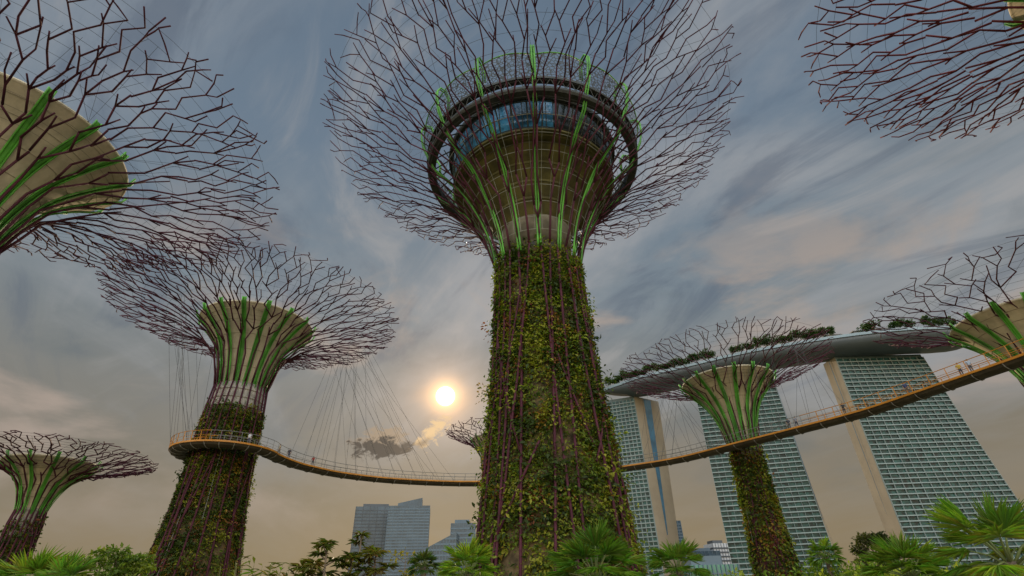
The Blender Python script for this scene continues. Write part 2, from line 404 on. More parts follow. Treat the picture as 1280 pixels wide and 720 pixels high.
def supertree(label, X, Y, seed, trunk, flare, bowl, n_ribs, rod, tip, leaf, clumps, per=14, leaf_top=None, pipe=None, deck=False,
              fork_at=3.0, group='steel supertrees', n_fins=16, w=None, depth=0.6, detail=True, proud=0.32):
    rng = np.random.default_rng(seed); pipe = pipe or PIPE
    root = empty('supertree', (X, Y, 0), label, 'supertree', group)
    tz = [z for r, z in trunk]; tr = [r for r, z in trunk]
    rad = lambda z: float(np.interp(z, tz, tr))
    zn = trunk[-1][1]
    S_, prof, plen = smooth_profile(flare)
    Rr = flare[-1][0]

    def surf(u, th, off=0.0):
        if u <= 1: r = float(np.interp(u, S_, prof[:, 0])); z = float(np.interp(u, S_, prof[:, 1]))
        else:
            d = (prof[-1] - prof[-4]) / (S_[-1] - S_[-4]); r, z = prof[-1] + d * (u - 1)
        return Vector(((r + off * 0.4) * math.cos(th), (r + off * 0.4) * math.sin(th), z - off)), r
    # trunk core
    m = MB(); m.lathe([(rad(z) * 0.93 - 0.12, z) for z in np.linspace(0, zn, 24)] + [(0.01, zn)], 40)
    m.build('trunk', SOIL, root, True)
    if leaf_top and leaf_top < zn:                   # bare concrete collar above the planting
        m = MB(); m.lathe([(rad(z) * 0.93 - 0.08, z) for z in np.linspace(leaf_top - 1.5, zn, 8)] + [(0.3, zn)], 40)
        for z in np.arange(leaf_top, zn, 1.3): m.lathe([(rad(z) * 0.93 + 0.02, z), (rad(z) * 0.93 + 0.10, z + 0.1), (rad(z) * 0.93 + 0.02, z + 0.2)], 40)
        m.build('collar', CONC, root, True)
    trunk_cover(rng, lambda z: rad(z) * 0.93 - 0.1, 0, leaf_top or zn, clumps, per, leaf, root,
                w or [0.18, 0.28, 0.22, 0.08, 0.15, 0.025, 0.025, 0.04], depth)
    # steel pipes: every one runs up the trunk and forks over the canopy
    dth = 2 * PI / n_ribs

    def rr_(u): return rod + (tip - rod) * min(max(u, 0), 1) ** 0.8

    def grow(m, u, th, c, w_, side, uend):
        """one strand: zigzags about its own bearing c in step with its neighbours (broken hexagons), forks when the gap grows too wide"""
        pts = [surf(u, th)[0]]; us = [u]; amp = 0.24 if u < 0.5 else 0.36
        while u < uend - 1e-4:
            r = surf(min(u, 1), c)[1]
            if u > 0.08 and u < 0.88 and w_ * r > fork_at * (0.75 + 0.6 * rng.random()):
                m.tube(pts, [rr_(q) for q in us], 5)
                for sgn in (-1, 1):
                    du = (0.05 + 0.045 * rng.random()); c2 = c + sgn * w_ * (0.25 + 0.04 * rng.normal()); t2 = c2 + sgn * w_ * 0.10 * rng.random()
                    q, _ = surf(u + du, t2, rng.normal() * 0.12)
                    m.tube([pts[-1], q], [rr_(u), rr_(u + du)], 5)
                    grow(m, u + du, t2, c2, w_ * 0.5, sgn, 0.94 + 0.07 * rng.random())
                return
            du = min((26 / plen) ** 0.3 * (0.062 + 0.055 * rng.random()) * (1.0 if u < 0.55 else 0.72), max(uend - u, 0.02))
            th0 = th
            if u > 0.12:
                if rng.random() < 0.85: side = -side
                th2 = c + side * w_ * amp * (0.55 + 0.8 * rng.random())
            else: th2 = c + rng.normal() * w_ * 0.03
            q = surf(u + du, th2, rng.normal() * 0.14)[0]
            pts.append(q); us.append(u + du)
            if u > 0.18 and rng.random() < 0.62:      # the kink carries on as a short Y arm
                k = 0.55 + 0.5 * rng.random()
                t_, _ = surf(min(u + du + du * k * 0.7, 1.0 + 0.03 * rng.random()), th2 + (th2 - th0) * k * 0.75 + side * w_ * 0.06, 0.1 * rng.normal())
                m.tube([q, t_], [rr_(u + du) * 0.9, rr_(u + du) * 0.75], 5)
                if rng.random() < 0.3:
                    t2, _ = surf(min(u + du * (2.1 + k * 0.6), 1.02), th2 + (th2 - th0) * k * 0.5, 0.1 * rng.normal())
                    m.tube([t_, t2], tip, 5)
            u += du; th = th2
        m.tube(pts, [rr_(q) for q in us], 5)

    for i in range(n_ribs):
        m = MB(); th = i * dth + rng.normal() * dth * 0.08
        # trunk run
        n = 7; a0 = rng.normal() * 0.19 * (1 if rng.random() < 0.7 else 2.0)
        pts = []
        for k in range(n + 1):
            z = zn * k / n; q = 1 - k / n
            r = rad(z) * 0.93 - 0.1 + proud + 0.22 * rng.random()
            pts.append(Vector((r * math.cos(th + a0 * q), r * math.sin(th + a0 * q), max(z, 0.0))))
        p0, _ = surf(0, th)
        pts[-1] = p0
        m.tube(pts, rod * 0.95, 5)
        grow(m, 0.0, th, i * dth, dth, 1 if i % 2 else -1, 0.98)
        m.build('branch', pipe, root, True)
    # diagonal braces on the trunk
    for i in range(max(6, n_ribs // 2)):
        m = MB(); th = rng.random() * 2 * PI; z0 = zn * (0.05 + 0.6 * rng.random()); z1 = min(zn, z0 + zn * (0.16 + 0.2 * rng.random()))
        tw = (1 if rng.random() < 0.5 else -1) * (0.35 + 0.35 * rng.random())
        m.tube([Vector(((rad(z) * 0.93 + proud + 0.1) * math.cos(th + tw * t), (rad(z) * 0.93 + proud + 0.1) * math.sin(th + tw * t), z))
                for t in np.linspace(0, 1, 6) for z in [z0 + (z1 - z0) * t]], rod * 0.8, 5)
        m.build('brace', pipe, root, True)
    for i in range(8):                               # pale irrigation rails
        m = MB(); th = rng.random() * 2 * PI; z0 = zn * (0.05 + 0.55 * rng.random()); z1 = min(zn - 1, z0 + zn * (0.15 + 0.25 * rng.random()))
        m.tube([((rad(z) * 0.93 + 0.22) * math.cos(th), (rad(z) * 0.93 + 0.22) * math.sin(th), z) for z in np.linspace(z0, z1, 5)], 0.035, 4)
        m.build('support_rail', GREY, root)
    # funnel
    bs, bp, _ = smooth_profile(bowl)
    if not deck:
        Rb, zb = bowl[-1]
        m = MB(); m.lathe([tuple(q) for q in bp] + [(Rb + 0.12, zb + 0.05), (Rb + 0.12, zb + 0.28), (Rb - 0.15, zb + 0.28), (Rb - 0.5, zb - 0.3), (0.05, zb - 1.2)], 64)
        o = m.build('funnel', CREAM, root, True)
        if detail:
            j = MB()
            for u in (0.25, 0.45, 0.63, 0.8, 0.92):
                r = float(np.interp(u, bs, bp[:, 0])); z = float(np.interp(u, bs, bp[:, 1]))
                j.lathe([(r + 0.012, z - 0.03), (r + 0.05, z), (r + 0.03, z + 0.04)], 64)
            j.build('panel_seam', mat('seam', (0.26, 0.21, 0.13), 0.8), o, True)
    # green fins: twin tubes with a web up the funnel
    for i in range(n_fins):
        th = (i + 0.5) * 2 * PI / n_fins; m = MB()
        fsz = min(1, bowl[-1][0] / 8.5); gap = 0.27 * fsz if not deck else 0.13
        web = []
        for sg in (-1, 1):
            pts = []
            for u in np.linspace(0.0, 1.0, 16):
                r = float(np.interp(u, bs, bp[:, 0])) + 0.28 + 0.12 * u; z = float(np.interp(u, bs, bp[:, 1])) - 0.1
                pts.append(Vector((r * math.cos(th) - sg * gap * math.sin(th), r * math.sin(th) + sg * gap * math.cos(th), z)))
            er = Vector((math.cos(th), math.sin(th), 0))
            if not deck: pts.append(pts[-1] + er * 0.25 + Vector((0, 0, 0.75)))
            if deck:                                  # over the ring, up the balustrade, looped inwards
                for r, z in ((12.0, 44.9), (12.75, 46.6), (13.1, 48.2), (13.15, 49.5), (12.8, 50.25), (12.1, 50.2), (11.7, 49.4), (11.6, 47.6)):
                    pts.append(Vector((r * math.cos(th) - sg * gap * math.sin(th), r * math.sin(th) + sg * gap * math.cos(th), z)))
            m.tube(pts, 0.085 * fsz if not deck else 0.10, 6)
            web.append(pts)
        k = len(web[0])
        if not deck:
            vs = []
            for a, b in zip(*web):
                er = Vector((math.cos(th), math.sin(th), 0)) * 0.09
                vs += [a - er, b - er, b - er * 1.5, a - er * 1.5]
            fs = []
            for q in range(k - 1):
                a = q * 4
                for e in range(4): fs.append((a + e, a + (e + 1) % 4, a + 4 + (e + 1) % 4, a + 4 + e))
            m.add(vs, fs)
        m.build('fin', GREEN, root, True)
    # thin cable net between funnel rim and branches
    m = MB(); wr = 0.016
    zb = bowl[-1][1]; Rb = bowl[-1][0]
    if deck: Rb, zb = 12.6, 49.3
    for u in np.linspace(0.36, 0.97, 13):
        pts = [surf(u, t, -0.25)[0] for t in np.linspace(0, 2 * PI, 61)]
        m.tube(pts, wr, 3, False)
    for i in range(n_ribs):
        t = i * dth
        rim = Vector((Rb * math.cos(t), Rb * math.sin(t), zb + 0.3))
        for u in (0.62, 0.78, 0.92):
            m.tube([rim, surf(u, t + dth * rng.normal() * 0.7, -0.2)[0]], wr, 3, False)
    m.build('cable_net', WIRE, root)
    return root, surf


def std_flare(rn, zn, Rr, zr):
    A = (0, .088, .286, .533, .78, 1); B = (0, .433, .677, .819, .913, 1)
    return [(rn + a * (Rr - rn), zn + b * (zr - zn)) for a, b in zip(A, B)]


def std_bowl(rn, zn, Rb, zb):
    A = (0, .08, .30, .66, 1); B = (0, .28, .60, .84, 1)
    return [(rn + a * (Rb - rn), zn + b * (zb - zn)) for a, b in zip(A, B)]


def parapet_mat():
    m = bpy.data.materials.new('perforated_panel'); m.use_nodes = True; t = m.node_tree
    b = t.nodes['Principled BSDF']; b.inputs['Base Color'].default_value = (0.02, 0.022, 0.018, 1); b.inputs['Roughness'].default_value = 0.6
    tc = nd(t, 'ShaderNodeTexCoord').outputs['Object']
    vo = nd(t, 'ShaderNodeTexVoronoi', {'Vector': tc, 'Scale': 2.7}, feature='DISTANCE_TO_EDGE').outputs['Distance']
    cell = mth(t, 'GREATER_THAN', vo, 0.10)
    tr = nd(t, 'ShaderNodeBsdfTransparent')
    mx = nd(t, 'ShaderNodeMixShader', {0: cell, 1: b.outputs[0], 2: tr.outputs[0]})
    t.links.new(mx.outputs[0], t.nodes['Material Output'].inputs['Surface'])
    return m


def big_tree():
    X, Y = 44 * math.sin(R(3.6)), 44 * math.cos(R(3.6))
    trunk = [(6.9, 0), (6.5, 3), (6.15, 6), (5.65, 10.5), (5.0, 17.3), (4.5, 25.4), (4.35, 31.5)]
    flare = [(4.4, 31.5), (5.9, 36.0), (8.8, 40.6), (13.0, 44.0), (18.4, 47.0), (24.0, 49.7)]
    bowl = [(4.1, 31.0), (4.7, 34.0), (5.9, 37.2), (7.9, 40.6), (10.9, 43.5)]
    root, surf = supertree('tallest planted supertree in the centre, with a glazed ring room under its branching canopy', X, Y, 11, trunk, flare, bowl,
                           28, 0.12, 0.054, 0.255, 5400, 18, leaf_top=31.6, deck=True, fork_at=1.25, n_fins=14, depth=0.8, proud=0.3)
    # the head: stepped concrete floors, glass band, hanging gallery ring, perforated balustrade
    m = MB(); m.lathe([(3.2, 30.5), (3.25, 33.0), (3.6, 33.02), (3.75, 35.6)], 48); m.build('neck', mat('neck_concrete', (0.2, 0.175, 0.12), 0.85, 0.3, 0.7), root, True)
    steps = [(3.7, 35.6, 4.6, 37.2), (4.4, 37.2, 5.4, 38.8), (5.2, 38.8, 6.4, 40.4), (6.2, 40.4, 7.7, 41.9), (7.5, 41.9, 8.5, 42.15)]
    for r0, z0, r1, z1 in steps:
        m = MB(); m.lathe([(r0 - 1, z0), (r0, z0 + 0.01), (r1, z1 - 0.35), (r1 + 0.1, z1 - 0.3), (r1 + 0.1, z1), (r0, z1)], 64)
        m.build('floor_tier', OLIVE, root)
    m = MB(); m.lathe([(8.95, 42.1), (9.0, 42.35), (9.4, 46.1)], 60, a0=R(282), a1=R(558)); m.build('window_band', glass('unreflecting_glass', (0.02, 0.025, 0.022), 0.15, 0.3, 0.3), root, True)  # same glazing, dark where no sky reflection is painted
    m = MB(); m.lathe([(8.95, 42.1), (9.0, 42.35), (9.4, 46.1)], 20, a0=R(198), a1=R(282)); o = m.build('window_band', SKYREFL, root, True); o['label'] = 'window band with the sky reflection painted blue'  # sky reflection on this arc of the glazing put into a blue colour
    f = MB()
    for i in range(48):
        t = 2 * PI * i / 48; f.tube([(9.02 * math.cos(t), 9.02 * math.sin(t), 42.3), (9.43 * math.cos(t), 9.43 * math.sin(t), 46.1)], 0.04, 4)
    for z in (42.4, 44.2, 45.9): f.lathe([(9.01 + (z - 42.3) * 0.108, z), (9.08 + (z - 42.3) * 0.108, z + 0.05), (9.03 + (z - 42.3) * 0.108, z + 0.1)], 72)
    f.build('window_frame', DARK, o)
    m = MB(); m.lathe([(8.5, 42.0), (9.15, 41.95), (9.15, 42.2)], 64); m.build('sill', OLIVE, root)
    m = MB(); m.lathe([(9.0, 46.1), (9.7, 46.12), (9.8, 46.3), (9.8, 46.7), (8.6, 46.9), (2, 47.0)], 72); m.build('roof', DARK, root)
    # gallery ring with open truss
    m = MB(); m.lathe([(11.2, 44.15), (12.0, 44.15), (12.15, 44.4), (12.1, 44.75), (11.2, 44.75)], 96, True)
    m.lathe([(11.6, 45.7), (12.3, 45.7), (12.3, 46.0), (11.6, 46.0)], 96, True)
    m.build('gallery', DARK, root)
    m = MB()
    for i in range(72):
        t = 2 * PI * i / 72; t2 = t + PI / 72
        m.tube([(12.05 * math.cos(t), 12.05 * math.sin(t), 44.7), (12.2 * math.cos(t2), 12.2 * math.sin(t2), 45.8)], 0.05, 4)
        m.tube([(12.2 * math.cos(t2), 12.2 * math.sin(t2), 45.8), (12.05 * math.cos(t + 2 * PI / 72), 12.05 * math.sin(t + 2 * PI / 72), 44.7)], 0.05, 4)
    for i in range(42):
        t = 2 * PI * i / 42
        m.tube([(9.5 * math.cos(t), 9.5 * math.sin(t), 46.2), (11.2 * math.cos(t), 11.2 * math.sin(t), 44.5)], 0.09, 4)
        m.tube([(9.4 * math.cos(t), 9.4 * math.sin(t), 42.1), (10.8 * math.cos(t), 10.8 * math.sin(t), 44.2)], 0.07, 4)
    m.build('truss', DARK, root)
    # hoops below the gallery that carry the fins
    m = MB()
    for r, z in ((10.2, 43.0), (9.0, 41.75), (7.95, 40.4), (6.95, 38.9), (6.2, 37.4), (5.55, 35.8), (5.0, 34.3), (4.75, 32.9)):
        m.tube([(r * math.cos(t), r * math.sin(t), z) for t in np.linspace(0, 2 * PI, 73)], 0.035, 4, False)
    cage = [(10.2, 43.0), (9.0, 41.75), (7.95, 40.4), (6.95, 38.9), (6.2, 37.4), (5.55, 35.8), (5.0, 34.3), (4.75, 32.9)]
    for i in range(42):
        t = 2 * PI * i / 42; m.tube([(r * math.cos(t), r * math.sin(t), z) for r, z in cage], 0.016, 3, False)
    m.build('hoop', mat('hoop_steel', (0.33, 0.33, 0.27), 0.5, 0.1), root)
    # balustrade: scalloped, perforated
    m = MB(); n = 140
    for j in range(5):
        q = j / 4
        for i in range(n):
            t = 2 * PI * i / n; sc = abs(math.cos(t * 7))
            z = 46.0 + q * (2.7 + 0.55 * sc); r = 12.25 + 0.55 * q
            m.v.append((r * math.cos(t), r * math.sin(t), z))
    for j in range(4):
        for i in range(n): m.f.append((j * n + i, j * n + (i + 1) % n, (j + 1) * n + (i + 1) % n, (j + 1) * n + i)); m.m.append(0)
    o = m.build('balustrade', parapet_mat(), root, True)
    c = MB(); c.tube([(12.8 * math.cos(t), 12.8 * math.sin(t), 48.7 + 0.55 * abs(math.cos(t * 7))) for t in np.linspace(0, 2 * PI, 141)], 0.07, 5, False)
    c.build('top_rail', GREEN, o, True)
    # arched openings of the plant room in the neck
    for i in range(10):
        t = 2 * PI * i / 10 + 0.13; m = MB()
        e = Vector((math.cos(t), math.sin(t), 0)); s = Vector((-e.y, e.x, 0))
        p = [e * 3.27 + s * a + Vector((0, 0, z)) for a, z in ((-0.3, 31.4), (0.3, 31.4), (0.3, 32.2), (0.15, 32.5), (-0.15, 32.5), (-0.3, 32.2))]
        q = [x + e * 0.05 for x in p]
        m.add(p + q, [tuple(range(6, 12))] + [(k, (k + 1) % 6, 6 + (k + 1) % 6, 6 + k) for k in range(6)])
        m.build('opening', DARK, root)
    return root, surf


t0, surf0 = big_tree()
trees = {}


def tree_(key, label, X, Y, seed, trunk_r, trunk_z, Rr, zr, Rb, zb, **k):
    trunk = list(zip(trunk_r, trunk_z)); rn, zn = trunk[-1]
    trees[key] = supertree(label, X, Y, seed, trunk, std_flare(rn, zn, Rr, zr), std_bowl(rn * 0.82, zn - 0.8, Rb, zb), **k)


WT1 = [0.24, 0.22, 0.10, 0.02, 0.24, 0.05, 0.07, 0.06]
tree_('ring', 'planted supertree at left wrapped by the orange ring of the walkway', -43.1, 76.1, 21,
      (6.6, 5.8, 4.9, 4.45, 4.25, 4.0, 3.8), (0, 6, 12.5, 18, 25, 30, 32), 22.7, 45.1, 8.65, 42.9,
      n_ribs=26, rod=0.14, tip=0.068, leaf=0.29, clumps=3600, per=16, leaf_top=28.3, fork_at=1.3, w=WT1, depth=0.6, proud=0.27)
tree_('small', 'slim planted supertree at right behind the skyway, hotel towers behind it', 35.8, 82.2, 31,
      (3.4, 3.0, 2.5, 2.25, 2.2, 2.3), (0, 4.6, 11.8, 17, 20, 22.5), 17.1, 36.2, 7.2, 32.9,
      proud=0.12, n_ribs=22, rod=0.105, tip=0.055, leaf=0.36, clumps=1500, per=12, leaf_top=21.5, fork_at=1.5, w=[0.18, 0.26, 0.16, 0.08, 0.14, 0.05, 0.10, 0.03])
tree_('far', 'small distant supertree at lower left with a wide flat canopy above palms', -61.4, 68.6, 41,
      (2.4, 1.85, 1.6, 1.5, 1.55), (0, 6, 9.5, 12, 14), 11.7, 20.2, 4.95, 19.2,
      n_ribs=20, rod=0.105, tip=0.06, leaf=0.34, clumps=500, per=10, leaf_top=12.2, fork_at=1.1, w=WT1, depth=0.4, n_fins=12)
tree_('near_left', 'nearest supertree at upper left with a huge cream funnel, trunk outside the frame', -49.9, 35.0, 51,
      (6.3, 5.6, 4.75, 4.35, 4.2, 3.9, 3.7), (0, 6, 12.5, 18, 25, 29, 31), 24.4, 43.4, 9.9, 42.0,
      n_ribs=26, rod=0.14, tip=0.07, leaf=0.5, clumps=500, per=10, leaf_top=28, fork_at=1.5)
tree_('near_right', 'supertree cropped by the upper right corner, showing underside branches painted as red-lit', 50.4, 19.8, 61,
      (6.3, 5.6, 4.75, 4.35, 4.2, 3.9, 3.7), (0, 6, 12.5, 18, 25, 29, 33), 23.3, 47.9, 8.4, 45.0,
      n_ribs=26, rod=0.14, tip=0.075, leaf=0.5, clumps=400, per=10, leaf_top=30, pipe=PIPE_REDLIT, fork_at=1.5)
tree_('right', 'supertree at the right edge with its cream funnel above the rising skyway', 61.5, 56.0, 71,
      (3.6, 3.2, 2.6, 2.3, 2.2, 2.3), (0, 4.6, 11.8, 17, 19, 20.5), 14.9, 33.4, 6.6, 29.8,
      n_ribs=22, rod=0.115, tip=0.06, leaf=0.5, clumps=500, per=10, leaf_top=19.5, fork_at=1.8)
a = R(-2.6)
tree_('behind', 'far supertree peeking out from behind the central trunk near the sun', 125 * math.sin(a), 125 * math.cos(a), 81,
      (3.4, 3.0, 2.5, 2.25, 2.2, 2.3), (0, 4.6, 11.8, 20, 24, 28), 11.5, 38.5, 5.0, 36.5,
      n_ribs=20, rod=0.11, tip=0.075, leaf=0.5, clumps=350, per=9, leaf_top=26, fork_at=1.5, n_fins=12, detail=False)

# ------------------------------------------------------------------ aerial walkway
ZD = 22.0
RINGC = Vector((-42.7, 76.3, ZD)); RR = 6.2


def catmull(P, step=1.0):
    P = [Vector(p) for p in P]; P = [P[0] * 2 - P[1]] + P + [P[-1] * 2 - P[-2]]
    out = []
    for i in range(1, len(P) - 2):
        n = max(2, int((P[i + 1] - P[i]).length / step))
        for k in range(n):
            t = k / n; a, b, c, d = P[i - 1:i + 3]
            out.append(0.5 * (2 * b + (c - a) * t + (2 * a - 5 * b + 4 * c - d) * t * t + (3 * b - a - 3 * c + d) * t ** 3))
    out.append(P[-2])
    return out


def walkway():
    root = empty('aerial_walkway', (0, 0, 0), 'long orange edged skyway curving between the supertrees, hung on thin cables', 'walkway')
    # ring round the left tree, leaving from its right-hand back side
    ring = [RINGC + Vector((math.cos(t), math.sin(t), 0)) * RR for t in np.linspace(R(140), R(368), 24)]
    path = ring + [Vector(p) for p in ((-36.0, 80.6, ZD), (-34.4, 85.0, ZD), (-30.0, 91.2, ZD), (-21.4, 97.2, ZD), (-8, 101.3, ZD), (6, 99.6, ZD), (18.5, 92.6, ZD),
                                       (27, 87.2, ZD), (34.2, 78.6, ZD), (39.7, 71.9, ZD), (44.9, 65.1, ZD), (47.9, 58.7, ZD), (50.3, 53.0, ZD), (52.6, 47, ZD), (54.5, 38, ZD), (55, 28, ZD))]
    P = catmull(path, 1.0); n = len(P)
    T = [(P[min(i + 1, n - 1)] - P[max(i - 1, 0)]).normalized() for i in range(n)]
    Sd = [Vector((t.y, -t.x, 0)).normalized() for t in T]              # right-hand side of the path
    h = 1.15
    sec = [(-h, 0.0), (h, 0.0), (h, -0.12), (h * 0.8, -0.42), (0.35, -0.62), (-0.35, -0.62), (-h * 0.8, -0.42), (-h, -0.12)]
    m = MB(); k = len(sec)
    for p, s in zip(P, Sd):
        for a, z in sec: m.v.append(tuple(p + s * a + Vector((0, 0, z))))
    for i in range(n - 1):
        for e in range(k):
            e2 = (e + 1) % k; m.f.append((i * k + e, i * k + e2, (i + 1) * k + e2, (i + 1) * k + e)); m.m.append(0)
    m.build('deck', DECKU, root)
    for i in range(0, n, max(2, n // 90 + 1)):                          # ribs under the deck
        p, s = P[i], Sd[i]; r = MB()
        r.tube([p + s * a + Vector((0, 0, z - 0.05)) for a, z in sec[2:]], 0.06, 4); r.build('deck_rib', GREY, root)
    for sgn in (-1, 1):
        m = MB()
        for p, s in zip(P, Sd):
            for a, z in ((h, -0.13), (h + 0.12, -0.13), (h + 0.12, 0.1), (h, 0.1)): m.v.append(tuple(p + s * a * sgn + Vector((0, 0, z))))
        for i in range(n - 1):
            for e in range(4):
                e2 = (e + 1) % 4; m.f.append((i * 4 + e, i * 4 + e2, (i + 1) * 4 + e2, (i + 1) * 4 + e)); m.m.append(0)
        m.build('edge_beam', YELLOW, root)
        m = MB(); q = MB(); w = MB(); e0 = 28; e1 = n - 46
        for i in range(0, n, 2):
            b = P[i] + Sd[i] * (h + 0.08) * sgn
            yellow = i < e0 or i > e1
            (q if i < e0 else w if i > e1 else m).tube([b + Vector((0, 0, 0.1)), b + Vector((0, 0, 1.35)) + Sd[i] * 0.08 * sgn], 0.06 if yellow else 0.035, 4)
        for zz, rr in ((1.35, 0.04), (0.75, 0.02), (0.35, 0.02)):
            pts = [P[i] + Sd[i] * (h + 0.08 + 0.06 * zz) * sgn + Vector((0, 0, zz)) for i in range(n)]
            q.tube(pts[:e0 + 1], rr * 1.1, 4); m.tube(pts[e0:e1 + 1], rr, 4); w.tube(pts[e1:], rr * 1.1, 4)
        m.build('railing', GREY, root)
        q.build('railing', YELLOW, root)['label'] = 'orange painted railing round the ring'
        w.build('railing', YELLOW, root)['label'] = 'orange painted railing of the rising end'
    # cables: fans from the canopies down to the deck edges
    def cable(a, b):
        c = MB(); c.tube([a, b], 0.022, 3, False); c.build('cable', WIRE, root)
    rng = np.random.default_rng(5)

    def fan(key, lo, hi, count, u0, u1):
        s = trees[key][1]; base = trees[key][0].location
        for i in range(count):
            j = int(lo + (hi - lo) * i / (count - 1)); sgn = 1 if i % 2 else -1
            p = P[j] + Sd[j] * h * sgn
            d = p - base; t = math.atan2(d.y, d.x) + rng.normal() * 0.10
            rr_ = math.hypot(d.x, d.y)
            q, _ = s(u0 + (u1 - u0) * rng.random(), t)
            cable(base + q, p)
    fan('ring', 2, 22, 14, 0.5, 0.62)
    i0 = min(range(n), key=lambda i: (P[i] - Vector((-33.5, 82, ZD))).length)
    i1 = min(range(n), key=lambda i: (P[i] - Vector((-12, 100.6, ZD))).length)
    fan('ring', i0, i1, 28, 0.62, 0.9)
    j0 = min(range(n), key=lambda i: (P[i] - Vector((20, 91.6, ZD))).length)
    j1 = min(range(n), key=lambda i: (P[i] - Vector((44, 66, ZD))).length)
    fan('small', j0, j1, 34, 0.55, 0.9)
    return P, Sd


WP, WS = walkway()

# ------------------------------------------------------------------ hotel towers with the roof deck


def lerp(a, b, t): return a + (b - a) * t


def hotel(label, top, bot, zt, floors, bays, wall_mats, gap=None):
    """top / bot: plan corners A (facade left), B (facade right), C (back right), D (back left)"""
    tp = [Vector((x, y, zt)) for x, y in top]; bt = [Vector((x, y, 0)) for x, y in bot]
    root = empty('hotel_tower', sum(bt, Vector()) / 4, label, 'hotel tower', 'three hotel towers under one roof deck')
    o = root.location.copy()
    L_ = lambda p: p - o
    # body: curved sides (the foot spreads)

    def edge(i, t): k = t ** 0.62; return lerp(bt[i], tp[i], 1) * 0 + Vector((lerp(bt[i].x, tp[i].x, k), lerp(bt[i].y, tp[i].y, k), zt * t))
    ks = 12
    m = MB()
    for j in range(ks + 1):
        for i in range(4): m.v.append(tuple(L_(edge(i, j / ks))))
    for j in range(ks):
        for i in range(4):
            i2 = (i + 1) % 4; m.f.append((j * 4 + i, j * 4 + i2, (j + 1) * 4 + i2, (j + 1) * 4 + i)); m.m.append({0: 0, 1: 1, 2: 0, 3: 1}[i])
    m.f.append((ks * 4, ks * 4 + 1, ks * 4 + 2, ks * 4 + 3)); m.m.append(1)
    m.build('body', wall_mats, root)
    # blue glass wedge set between two slabs on the end walls, wide above and closing below
    for (i, i2) in ((1, 2), (0, 3)):
        m = MB(); vs = []; fs = []
        A_, B_ = gap
        lows = gap and 0.30
        for j in range(9):
            t = lerp(lows, 0.995, j / 8); q = 0.12 + 0.88 * (j / 8) ** 0.8
            a, b = edge(i, t), edge(i2, t); mid = lerp(A_, B_, 0.35)
            nrm = (b - a).cross(Vector((0, 0, 1))).normalized(); nrm = nrm if (a - edge(3 - i if i < 2 else i, t)).dot(nrm) > 0 else -nrm
            c = (edge(0, t) + edge(1, t) + edge(2, t) + edge(3, t)) / 4
            if (a - c).dot(nrm) < 0: nrm = -nrm
            vs += [L_(lerp(a, b, lerp(mid, A_, q)) + nrm * 0.25), L_(lerp(a, b, lerp(mid, B_, q)) + nrm * 0.25)]
        for j in range(8): fs.append((j * 2, j * 2 + 1, j * 2 + 3, j * 2 + 2))
        m.add(vs, fs); m.build('atrium_glazing', DARKGLASS, root)
    # facade: one window band and one balcony slab a storey
    out = (tp[0] - tp[3]).normalized()
    pr = lambda s, t, d: L_(lerp(edge(0, t), edge(1, t), s) + out * d)
    rng = random.Random(len(label))
    for k in range(floors):
        ta, tb = (k + 0.02) / floors * 0.985, (k + 0.98) / floors * 0.985
        th = lerp(ta, tb, 0.23)
        # glass recess
        m = MB(); m.add([pr(0.004, th, 0.25), pr(0.996, th, 0.25), pr(0.996, tb, 0.25), pr(0.004, tb, 0.25)], [(0, 1, 2, 3)])
        m.build('window_band', TEAL, root)
        m = MB()
        m.hexa([pr(0, ta, 0.05), pr(0, ta, 1.5), pr(1, ta, 1.5), pr(1, ta, 0.05), pr(0, lerp(ta, th, .3), 0.05), pr(0, lerp(ta, th, .3), 1.5), pr(1, lerp(ta, th, .3), 1.5), pr(1, lerp(ta, th, .3), 0.05)])
        m.hexa([pr(0, lerp(ta, th, .3), 1.38), pr(0, lerp(ta, th, .3), 1.5), pr(1, lerp(ta, th, .3), 1.5), pr(1, lerp(ta, th, .3), 1.38), pr(0, th, 1.38), pr(0, th, 1.5), pr(1, th, 1.5), pr(1, th, 1.38)])
        m.build('balcony', FACADE, root)
    for b in range(bays + 1):
        s = b / bays; m = MB(); e = 0.0016
        for j in range(ks):
            t0_, t1_ = j / ks * 0.985, (j + 1) / ks * 0.985
            m.hexa([pr(s - e, t0_, 0.1), pr(s - e, t0_, 1.3), pr(s + e, t0_, 1.3), pr(s + e, t0_, 0.1), pr(s - e, t1_, 0.1), pr(s - e, t1_, 1.3), pr(s + e, t1_, 1.3), pr(s + e, t1_, 0.1)])
        m.build('party_wall', FACADE, root)
    return root


FACADE = mat('facade_concrete', (0.20, 0.245, 0.232), 0.7, 0.12, 0.05)
BEIGE = mat('beige_cladding', (0.32, 0.26, 0.18), 0.7, 0.10, 0.05)
BACKW = mat('facade_back', (0.06, 0.09, 0.085), 0.5, 0.2, 0.05)
ZT = 189.0
hotel('left hotel tower beside the central trunk, showing a beige end wall and blue glass wedge',
      [(78, 540), (125.5, 521), (155.5, 540), (112, 560)], [(74, 538), (127.5, 519), (147, 539), (112, 562)], ZT, 48, 13, [BACKW, BEIGE], (0.36, 0.66))
hotel('middle hotel tower behind the slim supertree, full balcony front facing the garden',
      [(170, 465), (238, 449), (246, 463), (180, 490)], [(168, 465), (245, 447), (256, 461), (180, 490)], ZT, 48, 14, [BACKW, BEIGE], (0.05, 0.95))
hotel('right hotel tower, the widest, with a narrow beige edge on its left side',
      [(291, 432), (370, 433), (374, 452), (290, 450)], [(289, 430), (397, 420), (390, 452), (289, 450)], ZT, 48, 13, [BACKW, BEIGE], (0.47, 0.53))


